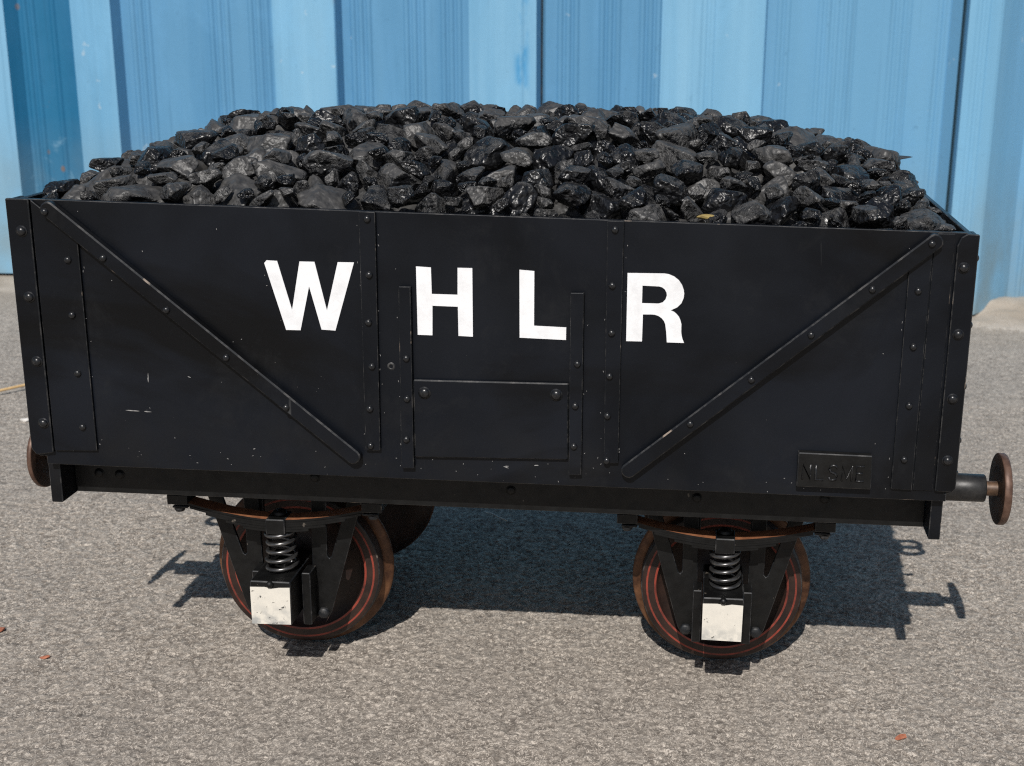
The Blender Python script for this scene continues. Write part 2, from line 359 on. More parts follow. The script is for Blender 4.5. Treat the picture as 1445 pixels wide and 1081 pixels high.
# ------------------------------------------------------------------ blue metal wall behind
def build_wall():
    FL, RD = 2.70, 2.655
    # (x, y, material of the strip that ends here): 0 blue, 1 lit-facet blue, 2 deep blue, 3 seam
    P = [(-6.0, FL, 0)]
    def to(x, y, mi=0): P.append((x, y, mi))
    def ribs(x0, n, mi=0, pitch=.026, h=.0045):
        for i in range(n):
            a = x0 + i * pitch
            to(a, P[-1][1], mi); y = P[-1][1]
            to(a + .006, y - h, mi); to(a + .013, y - h, mi); to(a + .019, y, mi)
    xs = -6.0
    while xs < -2.7:                                        # further corrugations out of frame
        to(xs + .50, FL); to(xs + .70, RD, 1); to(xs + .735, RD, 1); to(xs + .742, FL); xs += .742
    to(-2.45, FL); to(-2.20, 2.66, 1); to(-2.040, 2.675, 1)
    to(-2.012, FL + .01, 2); ribs(-1.998, 2, 2); ribs(-1.905, 1, 2); to(-1.835, FL + .01, 2)
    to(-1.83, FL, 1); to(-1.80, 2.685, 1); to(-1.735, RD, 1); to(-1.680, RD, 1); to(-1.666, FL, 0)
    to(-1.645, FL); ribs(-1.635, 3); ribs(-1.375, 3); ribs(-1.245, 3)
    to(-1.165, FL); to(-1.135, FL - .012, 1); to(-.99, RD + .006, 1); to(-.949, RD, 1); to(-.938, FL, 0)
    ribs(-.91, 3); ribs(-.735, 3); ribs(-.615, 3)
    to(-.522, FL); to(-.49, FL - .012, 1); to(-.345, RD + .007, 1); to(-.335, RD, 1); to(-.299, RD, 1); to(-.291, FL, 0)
    to(-.283, FL + .012, 3); to(-.272, FL, 0)
    ribs(-.235, 3); ribs(-.10, 3); ribs(.03, 3)
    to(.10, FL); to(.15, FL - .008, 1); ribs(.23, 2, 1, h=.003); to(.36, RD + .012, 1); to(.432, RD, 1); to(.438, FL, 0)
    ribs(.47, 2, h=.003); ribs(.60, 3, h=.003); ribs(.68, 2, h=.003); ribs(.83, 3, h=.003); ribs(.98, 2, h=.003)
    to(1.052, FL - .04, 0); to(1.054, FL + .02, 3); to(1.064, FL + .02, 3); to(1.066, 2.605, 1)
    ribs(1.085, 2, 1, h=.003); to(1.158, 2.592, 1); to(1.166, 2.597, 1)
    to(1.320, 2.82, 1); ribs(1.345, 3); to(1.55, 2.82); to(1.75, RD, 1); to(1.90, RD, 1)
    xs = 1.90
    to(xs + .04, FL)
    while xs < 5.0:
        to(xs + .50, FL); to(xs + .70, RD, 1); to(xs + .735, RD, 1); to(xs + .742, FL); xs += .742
    H, Z0 = 2.6, .012
    root = bpy.data.objects.new('corrugated_wall', None); COL.objects.link(root); root.location = (0, FL, 0)
    tag(root, 'blue painted corrugated metal wall with vertical ridges behind the coal wagon', 'wall')
    cuts = [-2.032, -.942, -.286, .435, 1.065, 1.31]
    # one sheet between joints
    segs, cur = [], [P[0]]
    for p in P[1:]:
        cur.append(p)
        if any(abs(p[0] - (c)) < .009 for c in cuts) and len(cur) > 3: segs.append(cur); cur = [(p[0], p[1], p[2])]
    segs.append(cur)
    for sg in segs:
        mb = MB(); bm = mb.bm
        f0 = [bm.verts.new((x, y, Z0)) for x, y, _ in sg]; f1 = [bm.verts.new((x, y, H)) for x, y, _ in sg]
        for i in range(len(sg) - 1):
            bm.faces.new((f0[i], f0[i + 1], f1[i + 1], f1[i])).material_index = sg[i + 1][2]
        me = bpy.data.meshes.new('wall_sheet'); bmesh.ops.translate(bm, verts=bm.verts, vec=(0, -FL, 0)); bm.to_mesh(me); bm.free()
        for q in ('wall', 'wall_lit', 'walld', 'gap'): me.materials.append(M[q])
        o = bpy.data.objects.new('wall_sheet', me); COL.objects.link(o); o.parent = root
        so_ = o.modifiers.new('thickness', 'SOLIDIFY'); so_.thickness = .006; so_.offset = 0
    b = MB(); b.box(-6, 1.15, FL + .10, FL + .22, .002, .05); b.box(-6, 5.9, FL + .30, FL + .34, .002, 2.58)
    b.build('base_rail', M['gap'], root, off=(0, FL, 0))
build_wall()

# ------------------------------------------------------------------ the wagon
YC = .36
ROOT = bpy.data.objects.new('coal_wagon', None); COL.objects.link(ROOT); ROOT.location = (0, YC, 0)
tag(ROOT, 'black riveted open railway wagon with white letters, on four maroon wheels, loaded with coal', 'railway wagon')
OFF = (0, YC, 0)
PW = [M['paint'], M['worn']]
def part(mb, name, mats, parent=None, smooth=None): return mb.build(name, mats, parent or ROOT, OFF, smooth)

def dome_mesh(name, r, h, axis, washer=False):
    mb = MB(); prof = []
    if washer: prof += [(r * 1.25, 0), (r * 1.25, h * .14), (r, h * .16)]
    else: prof += [(r, -.0005)]
    prof += [(r * math.cos(a), h * .12 + h * .88 * math.sin(a)) for a in (math.radians(q) for q in (5, 20, 38, 55, 70, 82))]
    prof += [(.0001, h)]
    mb.lathe(prof, (0, 0, 0), axis, 20, sign=-1 if axis == 'Y' else 1)
    bmesh.ops.recalc_face_normals(mb.bm, faces=mb.bm.faces)
    me = bpy.data.meshes.new(name); mb.bm.to_mesh(me); mb.bm.free(); return me
RV = {}
def rivet_mesh(key, r, h, axis, mat, washer=False):
    me = dome_mesh('rivet', r, h, axis, washer); me.materials.append(mat); RV[key] = me
M['rivet'] = mat_simple('rubbed_black_rivet', (.006, .007, .009), (.022, .022, .023), 300, .28, 0, .1)
rivet_mesh('small', .0046, .0042, 'Y', M['rivet']); rivet_mesh('corner', .0058, .0052, 'Y', M['rivet'], True)
rivet_mesh('door', .0066, .0052, 'Y', M['rivet'], True); rivet_mesh('side', .0055, .0060, 'X', M['rivet'])
rivet_mesh('bolt', .0055, .0034, 'Y', M['frame'], True)
def rivet(key, x, y, z, parent, name='rivet', flip=False):
    o = bpy.data.objects.new(name, RV[key]); COL.objects.link(o); o.parent = parent
    o.location = (x, y - YC, z)
    o.rotation_euler = (0, random.uniform(0, 6) if RV[key] is not RV['side'] else 0, math.pi if flip else 0)
    return o

ZB, ZT = .351, .7003
# side panels; the front one carries the lettering
mb = MB(); mb.prism([(-.5835, ZB), (.5900, ZB), (.5900, .3615), (.5868, .3620), (.5868, ZT), (-.5868, ZT), (-.5868, .362), (-.5835, .362)], 0, .009); mb.bevel(.0009, 1)
front = part(mb, 'side_panel', PW); front['label'] = 'black side panel with large white letters'
mb = MB(); mb.box(-.5868, .5868, .711, .72, ZB, ZT); mb.bevel(.0009, 1); part(mb, 'side_panel', PW)
for sx in (-1, 1):
    mb = MB(); mb.box(min(sx * .5869, sx * .5938), max(sx * .5869, sx * .5938), .0005, .7195, .362, ZT - .0015)
    mb.bevel(.0009, 1); ep = part(mb, 'end_panel', PW)
    for yy in (.10, .2, .36, .5, .62):
        mb = MB(); mb.box(.5939 if sx > 0 else -.600, .600 if sx > 0 else -.5939, yy - .012, yy + .012, .37, .69); mb.bevel(.001, 1)
        st = part(mb, 'end_strap', PW)
        for z in (.41, .49, .575, .658): rivet('side', sx * .600, yy, z, st, flip=sx < 0)
mb = MB(); mb.box(-.5868, .5868, .0095, .7105, .356, .372); part(mb, 'floor', M['frame'])

# corner angles
def corner(sx, rear=False):
    y0, y1 = (-.006, -.0002) if not rear else (.7202, .726)
    top = ZT + (.0006 if sx < 0 else -.0010)
    xi, xo = sx * .571, sx * .600
    if sx > 0:
        xi = .574
        poly = [(xi, .3665), (xo - .004, .366), (xo, .371), (xo, top), (xi + .011, top + .0005), (xi + .004, top - .004), (xi, top - .014)]
    else:
        poly = [(xi, .369), (xi, top), (xo, top), (xo, .374), (xo + .006, .3655), (xo + .014, .3665)]
    mb = MB(); mb.prism(poly, y0, y1)
    a, b = sorted((sx * .5940, sx * .600)); ya, yb = (-.0002, .031) if not rear else (.689, .7202)
    mb.box(a, b, ya, yb, .3665, top - .0015)
    mb.bevel(.0012, 1); return part(mb, 'corner_angle', PW)
cl = corner(-1); cr = corner(1); corner(-1, True); corner(1, True)
for x, z in ((-.5822, .6607), (-.581, .5768), (-.5795, .4925), (-.5794, .4096)): rivet('corner', x - .0004, -.006, z, cl)
for x, z in ((.5838, .6582), (.5846, .5744), (.5851, .491), (.5861, .409)): rivet('corner', x, -.006, z, cr)
for z in (.667, .582, .502, .43, .385): rivet('side', .600, .0155, z, cr)
for z in (.65, .56, .46): rivet('side', -.600, .0155, z, cl, flip=True)

def strap(poly, name='vertical_strap', y0=-.006, bev=.0008, mi=1):
    mb = MB(); mb.prism(poly, y0, -.0003); mb.bevel(bev, mi); return part(mb, name, PW)
# straps under the ends of the diagonals (cut on the slant at the top)
s1 = strap([(-.5695, .3715), (-.5137, .3735), (-.5143, .6545), (-.5405, .6765), (-.5690, .7000)], 'corner_strap', -.0045)
for x, z in ((-.5283, .626), (-.5295, .555), (-.5293, .4785), (-.5295, .4059)): rivet('small', x, -.0045, z, s1)
s2 = strap([(.5180, .3667), (.5444, .3660), (.5447, .6765), (.5180, .6535)], 'corner_strap', -.0045)
for x, z in ((.5313, .627), (.5311, .5559), (.532, .4794), (.5315, .4076)): rivet('small', x, -.0045, z, s2)
s3 = strap([(.5462, .3652), (.5715, .3656), (.5712, .6990), (.5464, .6985)], 'corner_strap', -.0022)

def diagonal(p, q, w=.0098):
    p, q = Vector(p), Vector(q); d = (q - p).normalized(); n = Vector((-d.y, d.x)); poly = []
    for c, s in ((p, -1), (q, 1)):
        for k in range(7):
            a = math.radians(-90 + 30 * k); poly.append(tuple(c + s * (d * math.cos(a) * w * .85 + n * math.sin(a) * w)))
    mb = MB(); mb.prism(poly, -.0125, -.0003); mb.bevel(.0018, 1, ang=40); return part(mb, 'diagonal_strap', PW)
dl = diagonal((-.5455, .6905), (-.1745, .3818)); dr = diagonal((.5468, .6903), (.1800, .3785))
for x, z in ((-.5467, .6860), (-.4785, .6306), (-.4034, .5673), (-.3312, .5082), (-.2578, .4452)): rivet('small', x - .001, -.0125, z + .001, dl)
for x, z in ((.5418, .6864), (.4741, .6275), (.403, .5672), (.332, .5065), (.2576, .4452)): rivet('small', x, -.0125, z + .001, dr)

v1 = strap([(-.1600, .3902), (-.1410, .3905), (-.1388, .7005), (-.1590, .7005)])
for x, z in ((-.1485, .6916), (-.1481, .6216), (-.1508, .5607), (-.1481, .5035), (-.1525, .4468), (-.1531, .397)): rivet('small', x, -.006, z, v1)
v2 = strap([(.1483, .3862), (.1668, .3866), (.1676, .7003), (.1472, .7003)])
for x, z in ((.1569, .6896), (.1548, .6197), (.1551, .5591), (.1536, .5028), (.1519, .4502), (.1521, .390)): rivet('small', x, -.006, z, v2)
g1 = strap([(-.1134, .3688), (-.0972, .3692), (-.0966, .6090), (-.1113, .6087)], 'door_guide', -.0085)
for x, z in ((-.1035, .5165), (-.1038, .4631), (-.1059, .4086)): rivet('small', x, -.0085, z, g1)
g2 = strap([(.1035, .3689), (.1197, .3695), (.1199, .6093), (.1033, .6088)], 'door_guide', -.0085)
for x, z in ((.113, .5179), (.111, .4626), (.1099, .4084)): rivet('small', x, -.0085, z, g2)
mb = MB(); mb.prism([(-.0962, .3835), (.1022, .3885), (.1020, .4910), (-.0962, .4880)], -.0062, -.0003); mb.bevel(.0016, 1)
door = part(mb, 'drop_door', PW)
rivet('door', -.0818, -.0062, .4715, door); rivet('door', .0865, -.0062, .4757, door)
# bolt hole with a bright ragged lip
mb = MB(); mb.lathe([(.0052, 0), (.0034, -.0012), (.0024, -.0006), (.0023, .004), (.0001, .004)], (-.1251, 0, .5028), 'Y', 14, [0, 0, 1, 1])
part(mb, 'bolt_hole', [M['worn'], M['gap']], front)

# white letters
LET = {
 'W': [(-.2812, .6306), (-.2782, .6342), (-.2648, .6339), (-.2488, .5717), (-.2367, .6342), (-.2178, .6345), (-.2045, .5728), (-.1886, .6352), (-.1681, .6356), (-.1947, .5471), (-.2123, .5477), (-.2259, .603), (-.2392, .5458), (-.2576, .5455)],
 'H': [(-.0905, .6335), (-.0718, .6329), (-.0713, .5992), (-.0389, .5994), (-.0385, .6337), (-.0201, .634), (-.0201, .5461), (-.0384, .5464), (-.0387, .5841), (-.0707, .5841), (-.0714, .5459), (-.0901, .5458)],
 'L': [(.0387, .6342), (.0573, .6332), (.0572, .5634), (.0977, .5628), (.0976, .5465), (.039, .5472)],
 'R': [(.1731, .6352), (.2182, .6363), (.224, .6357), (.2309, .633), (.2369, .6285), (.241, .6227), (.2433, .6165), (.2441, .6119), (.2435, .6059), (.2408, .5992), (.2361, .5942), (.228, .5899), (.2324, .5881), (.2354, .5856), (.2382, .5825), (.2403, .5783), (.2419, .5727), (.242, .5677), (.242, .5626), (.2426, .5586), (.2439, .5536), (.246, .5486), (.2244, .5485), (.2232, .5619), (.2217, .5719), (.22, .5759), (.217, .5794), (.213, .5821), (.2084, .5835), (.2041, .5837), (.1935, .5833), (.1932, .5485), (.1733, .5481)]}
RH = [(.192, .62), (.2128, .6197), (.2164, .6188), (.2197, .6163), (.2222, .6121), (.2225, .6085), (.2211, .6036), (.2177, .5997), (.2125, .5979), (.192, .5977)]
for ch, poly in LET.items():
    mb = MB(); mb.prism(poly, -.0009, -.0001, 0, RH if ch == 'R' else None)
    o = part(mb, 'painted_letter', M['letter'], front); o['label'] = 'white painted letter ' + ch

# scratches through the paint
mb = MB()
def flick(x, z, l, ang, w=.0008):
    c, s = math.cos(ang), math.sin(ang); n = 5; top, bot = [], []
    for i in range(n + 1):
        t = i / n - .5; ww = w * (1 - abs(2 * t) ** 2) * random.uniform(.5, 1.1) + .0001
        px, pz = x + c * l * t + random.uniform(-1, 1) * w * .3, z + s * l * t
        top.append((px - s * ww, pz + c * ww)); bot.append((px + s * ww, pz - c * ww))
    mb.prism(top + bot[::-1], -.0006, -.0001)
for args in ((-.440, .4750, .0125, 1.52, .0006), (-.4640, .4295, .018, -.03, .0006), (-.4440, .4290, .010, -.05, .0007), (-.3075, .3840, .003, .2, .0005),
             (-.3865, .478, .004, -.4, .0004), (.022, .3745, .006, .1, .0005), (.061, .3775, .006, .05, .0008), (.0215, .3730, .007, -.3, .0004)):
    mb = MB(); flick(*args); part(mb, 'scratch', M['scratch'], front)
mb = MB()
for _ in range(60):
    x, z = random.uniform(-.56, .56), random.uniform(.36, .69) if random.random() < .4 else random.uniform(.353, .385)
    flick(x, z, random.uniform(.0008, .0022), random.uniform(0, 3.14), random.uniform(.00015, .0004))
for _ in range(55):
    x = random.choice((-.161, -.137, .146, .169, -.1145, .1215, -.512, .5165)) + random.gauss(0, .0022)
    flick(x, random.uniform(.38, .69), random.uniform(.0008, .0030), 1.57 + random.gauss(0, .4), random.uniform(.00012, .0003))
part(mb, 'paint_chips', M['scratch'], front)['kind'] = 'stuff'

# maker's plate with raised letters
mb = MB(); mb.prism([(.3962, .3675), (.4915, .3675), (.4905, .4130), (.3966, .4136)], -.0120, -.0003); mb.bevel(.0012, 1)
mp = part(mb, 'maker_plate', [M['frame'], M['worn']])
def strokes(ch, x, z, w, h):
    S = {'N': [[(0, 0), (0, 1), (1, 0), (1, 1)]], 'L': [[(0, 1), (0, 0), (1, 0)]],
         'S': [[(1, .82), (.85, .97), (.5, 1), (.12, .93), (.0, .74), (.2, .56), (.8, .44), (1, .26), (.88, .07), (.5, 0), (.12, .04), (0, .2)]],
         'M': [[(0, 0), (0, 1), (.5, .12), (1, 1), (1, 0)]], 'E': [[(1, 1), (0, 1), (0, 0), (1, 0)], [(0, .52), (.8, .52)]]}[ch]
    return [[(x + a * w, z + b * h) for a, b in l] for l in S]
for i, ch in enumerate('NLSME'):
    mb = MB()
    for l in strokes(ch, .4030 + i * .0168 + (.001 if i == 4 else 0), .3785, .0122 if ch == 'M' else .0102, .0200): mb.tube([(a, -.0124, b) for a, b in l], .00145, 8)
    part(mb, 'raised_letter', M['rivet'], mp)['label'] = 'raised letter ' + ch

# underframe
for y0, y1 in ((.049, .059), (.661, .671)):
    mb = MB(); mb.box(-.5735, .5735, y0, y1, .2945, .3505)
    mb.bevel(.0008, 1); sb = part(mb, 'solebar', [M['frame'], M['worn']])
    if y0 < .3:
        for x in (-.540, -.512, -.245, .02, .27, .44):
            rivet('bolt', x, .049, .324 + random.uniform(-.006, .006), sb, 'bolt')
for sx in (-1, 1):
    mb = MB(); a, b = sorted((sx * .5742, sx * .5895)); mb.box(a, b, .012, .708, .2925, .3615 if sx > 0 else .3505); mb.bevel(.0012, 1)
    part(mb, 'headstock', PW)
    # coupling: bar, two loops
    mb = MB(); x0 = sx * .5895
    mb.box(min(x0, sx * .634), max(x0, sx * .634), .350, .370, .308, .324); mb.lathe([(.018, 0), (.018, .006), (.0001, .006)], (x0, YC, .316), 'X', 20, sign=sx)
    for yy in (.345, .375):
        ring = [(sx * (.647 + .022 * math.cos(t)), yy + .0165 * math.sin(t), .316) for t in (2 * math.pi * i / 28 for i in range(28))]
        mb.tube(ring, .0056, 8, True)
    mb.bevel(.0008); part(mb, 'coupling', M['frame'])
    mb = MB(); mb.tube([(x0, .255, .300), (sx * .628, .255, .300), (sx * .637, .255, .303)], .0032, 8); part(mb, 'safety_pin', M['frame'])

# buffers
def buffer(sx, y):
    z = .3195 if sx > 0 else .3155; bx = sx * .5895 if sx > 0 else -.5575
    mb = MB(); mb.lathe([(.0001, 0), (.0195, 0), (.0195, .080), (.0188, .0812), (.012, .0815), (.0001, .0815)], (bx, y, z), 'X', 40, sign=sx)
    b = part(mb, 'buffer', M['housing'])
    mb = MB(); mb.lathe([(.0105, .075), (.0105, .0985), (.0115, .1005)], (bx, y, z), 'X', 28, sign=sx); part(mb, 'plunger', M['bronze'], b)
    mb = MB(); mb.lathe([(.0001, .0985), (.03, .0985), (.0492, .0985), (.0502, .0995), (.0502, .1072 if sx > 0 else .1036), (.0488, .1092 if sx > 0 else .1052), (.034, .1122 if sx > 0 else .108), (.018, .1138 if sx > 0 else .1095), (.0001, .1143 if sx > 0 else .110)], (bx, y, z), 'X', 64, [0, 0, 1, 1, 1, 1, 1, 1], sign=sx)
    part(mb, 'buffer_head', [M['disc'], M['discrim']], b)
    mb = MB(); mb.lathe([(.0001, 0), (.027, 0), (.027, .004), (.0001, .004)], (sx * .5897, y, z), 'X', 6, sign=sx); part(mb, 'buffer_flange', M['frame'], b)
for sx in (-1, 1):
    for y in (.140, .580): buffer(sx, y)

# wheels, axleboxes, springs
ZA = .133
def running_gear(X, rear=False, jitter=0):
    F = (lambda y: y) if not rear else (lambda y: 2 * YC - y)
    sg = 1 if not rear else -1
    prof = [(.0001, .172), (.024, .172), (.028, .178), (.030, .190), (.060, .194), (.0925, .194), (.0955, .179), (.0962, .1785), (.0992, .1785), (.1085, .1785), (.1112, .1785), (.1170, .1788), (.1186, .1802),
            (.1200, .198), (.1222, .2035), (.1295, .2055), (.1325, .2075), (.1330, .2105), (.1310, .214), (.100, .215), (.0001, .213)]
    mats = [0, 0, 0, 0, 0, 0, 0, 1, 0, 1, 0, 3, 0, 2, 2, 2, 2, 2, 0, 0]
    mb = MB(); mb.lathe(prof, (X, 0 if not rear else 2 * YC, ZA), 'Y', 128, mats, sign=sg)
    part(mb, 'wheel', [M['wheel'], M['redline'], M['tread'], M['worn']])
    # W-irons: a plate with a V notch either side of the axlebox
    for s in (-1, 1):
        def q(pts): return [(X + s * (a - .312), b) for a, b in pts]
        mb = MB()
        outer = q([(.1935, .2952), (.2135, .2952), (.2480, .1790), (.2510, .1765), (.2540, .1800), (.2530, .2952), (.2738, .2952), (.2770, .0925), (.2745, .0835), (.2550, .0840), (.2500, .0935)])
        mb.prism(outer, F(.124), F(.130)); mb.bevel(.0008, 1)
        w = part(mb, 'axle_guard', [M['frame'], M['worn']])
        mb = MB(); a, b = sorted((X + s * (.2705 - .312), X + s * (.2828 - .312))); ya, yb = sorted((F(.094), F(.1238)))
        mb.box(a, b, ya, yb, .086, .166); mb.bevel(.0012, 1); part(mb, 'horn_cheek', [M['frame'], M['worn']], w)
        mb = MB(); mb.lathe([(.0085, -.0002), (.0085, .004), (.006, .0055), (.0001, .006)], (X + s * (.2615 - .312), F(.124), .0915), 'Y', 6, sign=-sg); part(mb, 'lug_bolt', M['worn'], w)
    # axlebox with its white face
    xo = X + (-.0035 if X < 0 else .0005); z0, z1 = (.1025, .1600) if X < 0 else (.1090, .1650)
    mb = MB(); ya, yb = sorted((F(.0582), F(.170))); mb.box(xo - .0283, xo + .0283, ya, yb, z0, z1 + .008); mb.bevel(.0015, 1)
    ab = part(mb, 'axle_box', [M['frame'], M['worn']])
    mb = MB(); tilt = .0012 if X < 0 else -.0005
    pl = [(xo - .0278, z0 + .0008), (xo + .0270, z0 + .0004 + tilt), (xo + .0276, z1 - .001 + tilt), (xo + .012, z1 - .0006), (xo + .004, z1 - .0022), (xo - .008, z1 - .0002), (xo - .0280, z1 - .0008)]
    mb.prism(pl, F(.0573), F(.0581)); part(mb, 'white_face', M['white'], ab)
    mb = MB(); mb.lathe([(.0055, 0), (.0050, .003), (.0030, .005), (.0001, .0055)], (xo, F(.0581), z1 + .0042), 'Y', 6, sign=-sg); part(mb, 'oil_plug', M['frame'], ab)
    # coil spring
    pts, turns, n = [], 5.7, 190
    zb, zt = z1 + .0105, .2350
    for i in range(n + 1):
        t = i / n; a = 2 * math.pi * turns * t + (1.0 if X < 0 else 2.4)
        tt = min(1, max(0, (t - .06) / .88)); rr = .0196 + .0012 * math.sin(9 * t)
        pts.append((X + rr * math.cos(a) + .003 * (1 - t) * (1 if X > 0 else -.2), F(.1035) + sg * rr * math.sin(a), zb + (zt - zb) * (tt * .94 + t * .06)))
    mb = MB(); mb.tube(pts, .0029, 12); part(mb, 'coil_spring', M['steel'])
    # leaf spring
    ls = bpy.data.objects.new('leaf_spring', None); COL.objects.link(ls); ls.parent = ROOT; ls.location = (0, 0, 0)
    ya, yb = sorted((F(.084), F(.110)))
    def zc(u): return .2495 + .0200 * (abs(u) / .124) ** 1.7
    for i, L_ in enumerate((.126, .120, .098, .070, .046)):
        mb = MB(); bm = mb.bm; n = 26; rows = []
        jit = random.uniform(-.0008, .0008)
        for j in range(n + 1):
            u = -L_ + 2 * L_ * j / n; zt_ = zc(u) - i * .0036
            rows.append([bm.verts.new((X + u, y, z)) for y, z in ((ya + jit, zt_), (yb + jit, zt_), (yb + jit, zt_ - .0034), (ya + jit, zt_ - .0034))])
        for j in range(n):
            for k in range(4):
                bm.faces.new((rows[j][k], rows[j][(k + 1) % 4], rows[j + 1][(k + 1) % 4], rows[j + 1][k])).material_index = 1 if (k == 0 and i == 0) else 0
        bm.faces.new(rows[0]); bm.faces.new(rows[-1][::-1])
        part(mb, 'leaf', [M['frame'], M['rust']], ls)
    mb = MB(); y2, y3 = sorted((F(.0800), F(.1150))); mb.box(X - .0135, X + .0135, y2, y3, .2290, .2515); mb.bevel(.0014, 1)
    part(mb, 'buckle', [M['frame'], M['worn']], ls)
    mb = MB(); mb.lathe([(.010, 0), (.0095, .004), (.006, .006), (.0001, .006)], (X, F(.104), .2515), 'Z', 16); part(mb, 'spring_bolt', M['frame'], ls)
    for s in (-1, 1):
        mb = MB(); a, b = sorted((X + s * .122, X + s * .150)); y2, y3 = sorted((F(.081), F(.113)))
        mb.box(a, b, y2, y3, .2672, .2815); mb.box(a + .004, b - .004, y2 + .006, y3 - .006, .2815, .2942)
        mb.box(min(a, b) + (.0 if s > 0 else .006), max(a, b) - (.006 if s > 0 else 0), y2 + .002, y3 - .002, .2615, .2645); mb.bevel(.001, 1)
        part(mb, 'spring_hanger', [M['frame'], M['worn']], ls)
        mb = MB(); mb.lathe([(.0001, -.006), (.006, -.006), (.0075, -.003), (.0075, 0)], (X + s * .136, F(.09), .2615), 'Z', 12); part(mb, 'hanger_nut', M['worn'], ls)
    # brackets above the spring
    for dx in (-.040, .042):
        mb = MB(); mb.box(X + dx - .006, X + dx + .006, *sorted((F(.132), F(.140))), .215, .296); mb.bevel(.001, 1); part(mb, 'frame_bracket', [M['frame'], M['worn']])
for X in (-.3145, .3115):
    running_gear(X); running_gear(X, True)
    mb = MB(); mb.lathe([(.013, .2), (.013, .52)], (X, 0, ZA), 'Y', 24); part(mb, 'axle', M['frame'])

# ------------------------------------------------------------------ the load of coal
def ico(sub):
    bm = bmesh.new(); bmesh.ops.create_icosphere(bm, subdivisions=sub, radius=1)
    bm.verts.ensure_lookup_table()
    v = np.array([w.co[:] for w in bm.verts]); f = [tuple(w.index for w in q.verts) for q in bm.faces]; bm.free(); return v, f
V5, F5 = ico(5); V4, F4 = ico(4); V3, F3 = ico(3)
NV = 18
def lump_params(i):
    r = np.random.default_rng(100 + i)
    n = r.normal(size=(r.integers(9, 15), 3)); n /= np.linalg.norm(n, axis=1)[:, None]
    d = r.uniform(.66, 1.0, len(n)); sc = np.array([1.0, r.uniform(.70, .95), r.uniform(.55, .82)])
    return n, d, sc, r.uniform(0, 50), r.uniform(26, 70)
LP = [lump_params(i) for i in range(NV)]
def lump(i, D):
    n, d, sc, sd, p = LP[i]
    c = np.maximum(D @ n.T, 1e-3) / d
    r = (np.sum(c ** p, axis=1) + .70 ** p) ** (-1 / p)
    out = D * r[:, None] * sc
    for k in range(len(out)):
        q = Vector(out[k]) * 1.6 + Vector((sd, sd * .7, -sd))
        a = noise.fractal(q, 1.0, 2.0, 2) * .065
        rg = 1 - abs(noise.noise(q * 2.6)); a -= max(0, rg - .84) * .26
        a += noise.noise(q * 6.0) * .008
        out[k] = out[k] * (1 + a)
    return out - out.mean(0)
LV5 = [lump(i, V5) for i in range(NV)]; LV4 = [lump(i, V4) for i in range(NV)]
LV3 = [lump(i, V3) for i in range(NV)]

CELL = .005; GX, GY = 234, 141                     # floor of the box: x -.59...59, y .0075...7125
gx = -.585 + (np.arange(GX) + .5) * CELL; gy = .0075 + (np.arange(GY) + .5) * CELL
cx_ = [-.60, -.57, -.53, -.46, -.36, -.25, -.16, -.056, .094, .19, .265, .36, .426, .497, .557, .60]
cz_ = [-.010, .014, .042, .070, .084, .093, .101, .101, .108, .107, .104, .098, .082, .064, .030, -.032]
crest = np.interp(gx, cx_, cz_)
edge = np.interp(gx, [-.6, -.5, -.42, .5, .6], [.000, .002, .006, .004, -.002])
u = np.abs((gy - .36) / .36)
prof = np.where(gy < .36, 1 - u ** 1.75, 1 - u ** 1.75)
T = ZT + edge[:, None] + (crest - edge)[:, None] * prof[None, :] - .004
T += (np.array([[noise.noise(Vector((a * 11, b * 11, 3.3))) for b in gy] for a in gx]) * .011) * np.minimum(1, prof * 3)[None, :]
Hm = T - .085
lumps = []
def try_drop(size, tries, slack):
    i = int(rng.integers(NV)); s = size
    R = Euler((rng.normal(0, .55), rng.normal(0, .55), rng.uniform(0, 6.283))).to_matrix()
    V = (LV4[i] * s) @ np.array(R).T
    ix0 = np.round(V[:, 0] / CELL).astype(int); iy0 = np.round(V[:, 1] / CELL).astype(int)
    ax, ay = ix0.max(), iy0.max(); bx, by = ix0.min(), iy0.min()
    Wd, Hd = ax - bx + 1, ay - by + 1
    if Wd >= GX - 2 or Hd >= GY - 2: return False
    lo = np.full((Wd, Hd), 9.0); hi = np.full((Wd, Hd), -9.0)
    np.minimum.at(lo, (ix0 - bx, iy0 - by), V[:, 2]); np.maximum.at(hi, (ix0 - bx, iy0 - by), V[:, 2])
    ok = lo < 8
    best = None
    deficit = T - Hm
    for _ in range(tries):
        for __ in range(6):
            px = int(rng.integers(0, GX - Wd)); py = int(rng.integers(0, GY - Hd))
            if deficit[px + Wd // 2, py + Hd // 2] > .006: break
        sub = Hm[px:px + Wd, py:py + Hd]
        z = np.max(np.where(ok, sub - lo, -9)) - .10 * s * 1.0
        over = z + hi.max() - T[px + Wd // 2, py + Hd // 2]
        if best is None or over < best[0]: best = (over, px, py, z)
    over, px, py, z = best
    if over > slack: return False
    sub = Hm[px:px + Wd, py:py + Hd]
    Hm[px:px + Wd, py:py + Hd] = np.where(ok, np.maximum(sub, z + hi), sub)
    lumps.append((i, s, R, (gx[0] + (px - bx) * CELL, gy[0] + (py - by) * CELL, z)))
    return True
def fill(n, a, b, tries, slack, fails):
    bad = 0; k = 0
    while k < n and bad < fails:
        if try_drop(rng.uniform(a, b), tries, slack): k += 1; bad = 0
        else: bad += 1
fill(60, .034, .040, 16, .014, 60)
fill(560, .024, .034, 16, .014, 70)
fill(480, .017, .026, 16, .014, 70)
fill(320, .010, .018, 16, .010, 60)

